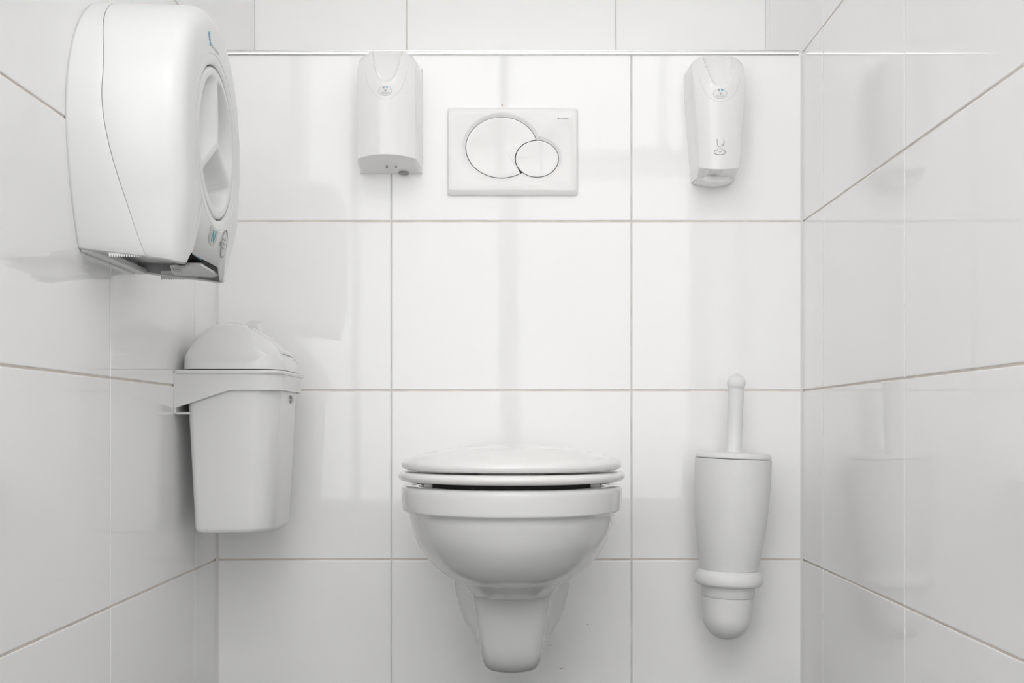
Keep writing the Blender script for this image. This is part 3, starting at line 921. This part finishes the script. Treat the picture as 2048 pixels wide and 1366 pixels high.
for i in range(1, NK + 1):
    k = 1.0 - (i / NK) ** 1.6 if i < NK else 1e-4
    rings.append([(x, y, 0.5965 + LH * lid_h(x, -y)) for x, y, z in lid_r(k, 0)])
V, F = loft(rings, True, False, True)
link_mesh('lid', V, F, M['binlid'], wb, 50)
gr = [rrect(LX - 0.0010, LO0 + 0.0010, LO1 - 0.0010, 0.030, 0.046, z) for z in (0.5922, 0.5946)]
V, F = loft(gr, True, True, True)
link_mesh('lid_gap_shade', V, F, M['dark'], wb)  # near-black slab drawn as the line of shade under the lid
# swing flap on the front slope, with grip tab
rings = []
for i in range(15):
    on = 0.60 + 0.36 * i / 14
    o_ = LO0 + on * (LO1 - LO0)
    rings.append([(x, -o_ - 0.0006, 0.5965 + LH * lid_h(x, o_) + 0.0006) for x in [-0.050 + 0.130 * j / 20 for j in range(21)]])
V, F = loft(rings, False)
fl = link_mesh('flap', V, F, M['binlid'], wb, 40)
solid(fl, 0.0012)
tab = [(-0.0120, -0.006), (-0.0110, 0.0015), (-0.006, 0.0075), (0.000, 0.0105), (0.006, 0.0112), (0.0105, 0.0090), (0.0115, 0.003), (0.0115, -0.010)]
V = [(0.016, -0.100 - x, 0.6755 + z) for x, z in tab] + [(0.044, -0.100 - x, 0.6755 + z) for x, z in tab]
n = len(tab)
F = [tuple(range(n)), tuple(range(n, 2 * n))[::-1]] + [(i, (i + 1) % n, n + (i + 1) % n, n + i) for i in range(n)]
link_mesh('grip_tab', V, F, M['binlid'], fl, 60)
bevel_box('grip_ledge', -0.020, 0.070, -0.1695, -0.150, 0.6150, 0.6190, M['binlid'], fl, 0.0015)
# small emblem on the bin's outer corner face
for nm, pts in (('emblem_kite', [(-0.0065, 0.0055), (-0.0050, 0.0070), (-0.0035, 0.0058), (-0.0055, 0.0005)]), ('emblem_kite', [(-0.0020, 0.0058), (0.0000, 0.0060), (0.0004, 0.0030), (-0.0004, 0.0010)]), ('emblem_kite', [(-0.0045, -0.0020), (-0.0015, -0.0020), (-0.0030, -0.0070)])):
    prism(nm, [(0.02 + 2.2 * x, 0.5465 + 1.0 * z) for x, z in pts], -0.1712, -0.1690, M['print'], wb)
for zz in (0.0030, 0.0008, -0.0014, -0.0036):
    prism('print_line', [(0.0235, 0.5465 + zz - 0.0006), (0.035, 0.5465 + zz - 0.0006), (0.035, 0.5465 + zz + 0.0006), (0.0235, 0.5465 + zz + 0.0006)], -0.1712, -0.1690, M['printl'], wb)

# ------------------------------------------------------------------ toilet brush and its holder
TILT = math.radians(2.3)
bh = thing('toilet_brush_holder', 'white plastic brush holder with rounded cup and collar on wall right of toilet', 'brush holder', (0.3865, -0.082, 0.112), (0, TILT, 0))
ctrl = [(0.0515, 0.128), (0.0548, 0.145), (0.0580, 0.163), (0.0618, 0.190), (0.0645, 0.215), (0.0675, 0.252), (0.0688, 0.290), (0.0692, 0.3275)]
body = catmull(ctrl, 5)
prof = [(0.036, 0.1270), (0.050, 0.1265)] + [tuple(p) for p in body] + [(0.0684, 0.3285), (0.062, 0.3285), (0.060, 0.300), (0.048, 0.150), (0.044, 0.142)]
lathe('body', prof, M['brush'], bh, 72, 30)
cup = [(0.0, 0.0)] + arc(0.0, 0.0445, 0.0445, -88, 0, 16)[0:] + [(0.0455, 0.076), (0.0455, 0.0782)]
lathe('cup', cup, M['brush'], bh, 64, 30)
collar = [(0.0445, 0.0780), (0.0465, 0.0788), (0.0475, 0.0805), (0.0478, 0.0990), (0.0478, 0.103)]
lathe('neck', collar, M['brush'], bh, 64, 30)
ringp = [(0.044, 0.0995), (0.0575, 0.1000), (0.0600, 0.1018), (0.0612, 0.1060), (0.0612, 0.1120), (0.0595, 0.1180), (0.0560, 0.1235), (0.0520, 0.1268), (0.046, 0.1280)]
lathe('collar_ring', ringp, M['brush'], bh, 64, 50)
bm_ = bevel_box('wall_bracket', -0.022, 0.022, 0.040, 0.0815, 0.085, 0.128, M['brush'], bh, 0.004, 3)

tb = thing('toilet_brush', 'white toilet brush with ball-tipped handle and round cap standing in the holder', 'toilet brush', (0.3865 + math.sin(TILT) * 0.329, -0.082, 0.112 + math.cos(TILT) * 0.329), (0, TILT, 0))
lathe('cap', [(0.0560, 0.0002), (0.0672, 0.0006), (0.0684, 0.0022), (0.0682, 0.0055), (0.0662, 0.0088), (0.060, 0.0108), (0.040, 0.0118), (0.0, 0.0122)], M['brush'], tb, 72, 40)
lathe('handle', [(0.0150, 0.0110), (0.0139, 0.0150), (0.0140, 0.060), (0.0141, 0.128)], M['brush'], tb, 40, 40)
ball = [(0.0142, 0.1265), (0.0150, 0.1268)] + [(r, z) for r, z in arc(0.0, 0.1370, 0.0168, -36, 84, 16)] + [(0.0, 0.1538)]
kn = lathe('knob', ball, M['brush'], tb, 40, 40)
lathe('knob_plug', [(0.0045, 0.1528), (0.0045, 0.1544), (0.0, 0.1544)], M['inner'], kn, 20)
lathe('bristle_stem', [(0.008, 0.0005), (0.008, -0.05)], M['brush'], tb, 20)
lathe('bristle_head', [(0.010, -0.048), (0.034, -0.060), (0.036, -0.150), (0.024, -0.170)], M['brush'], tb, 24)
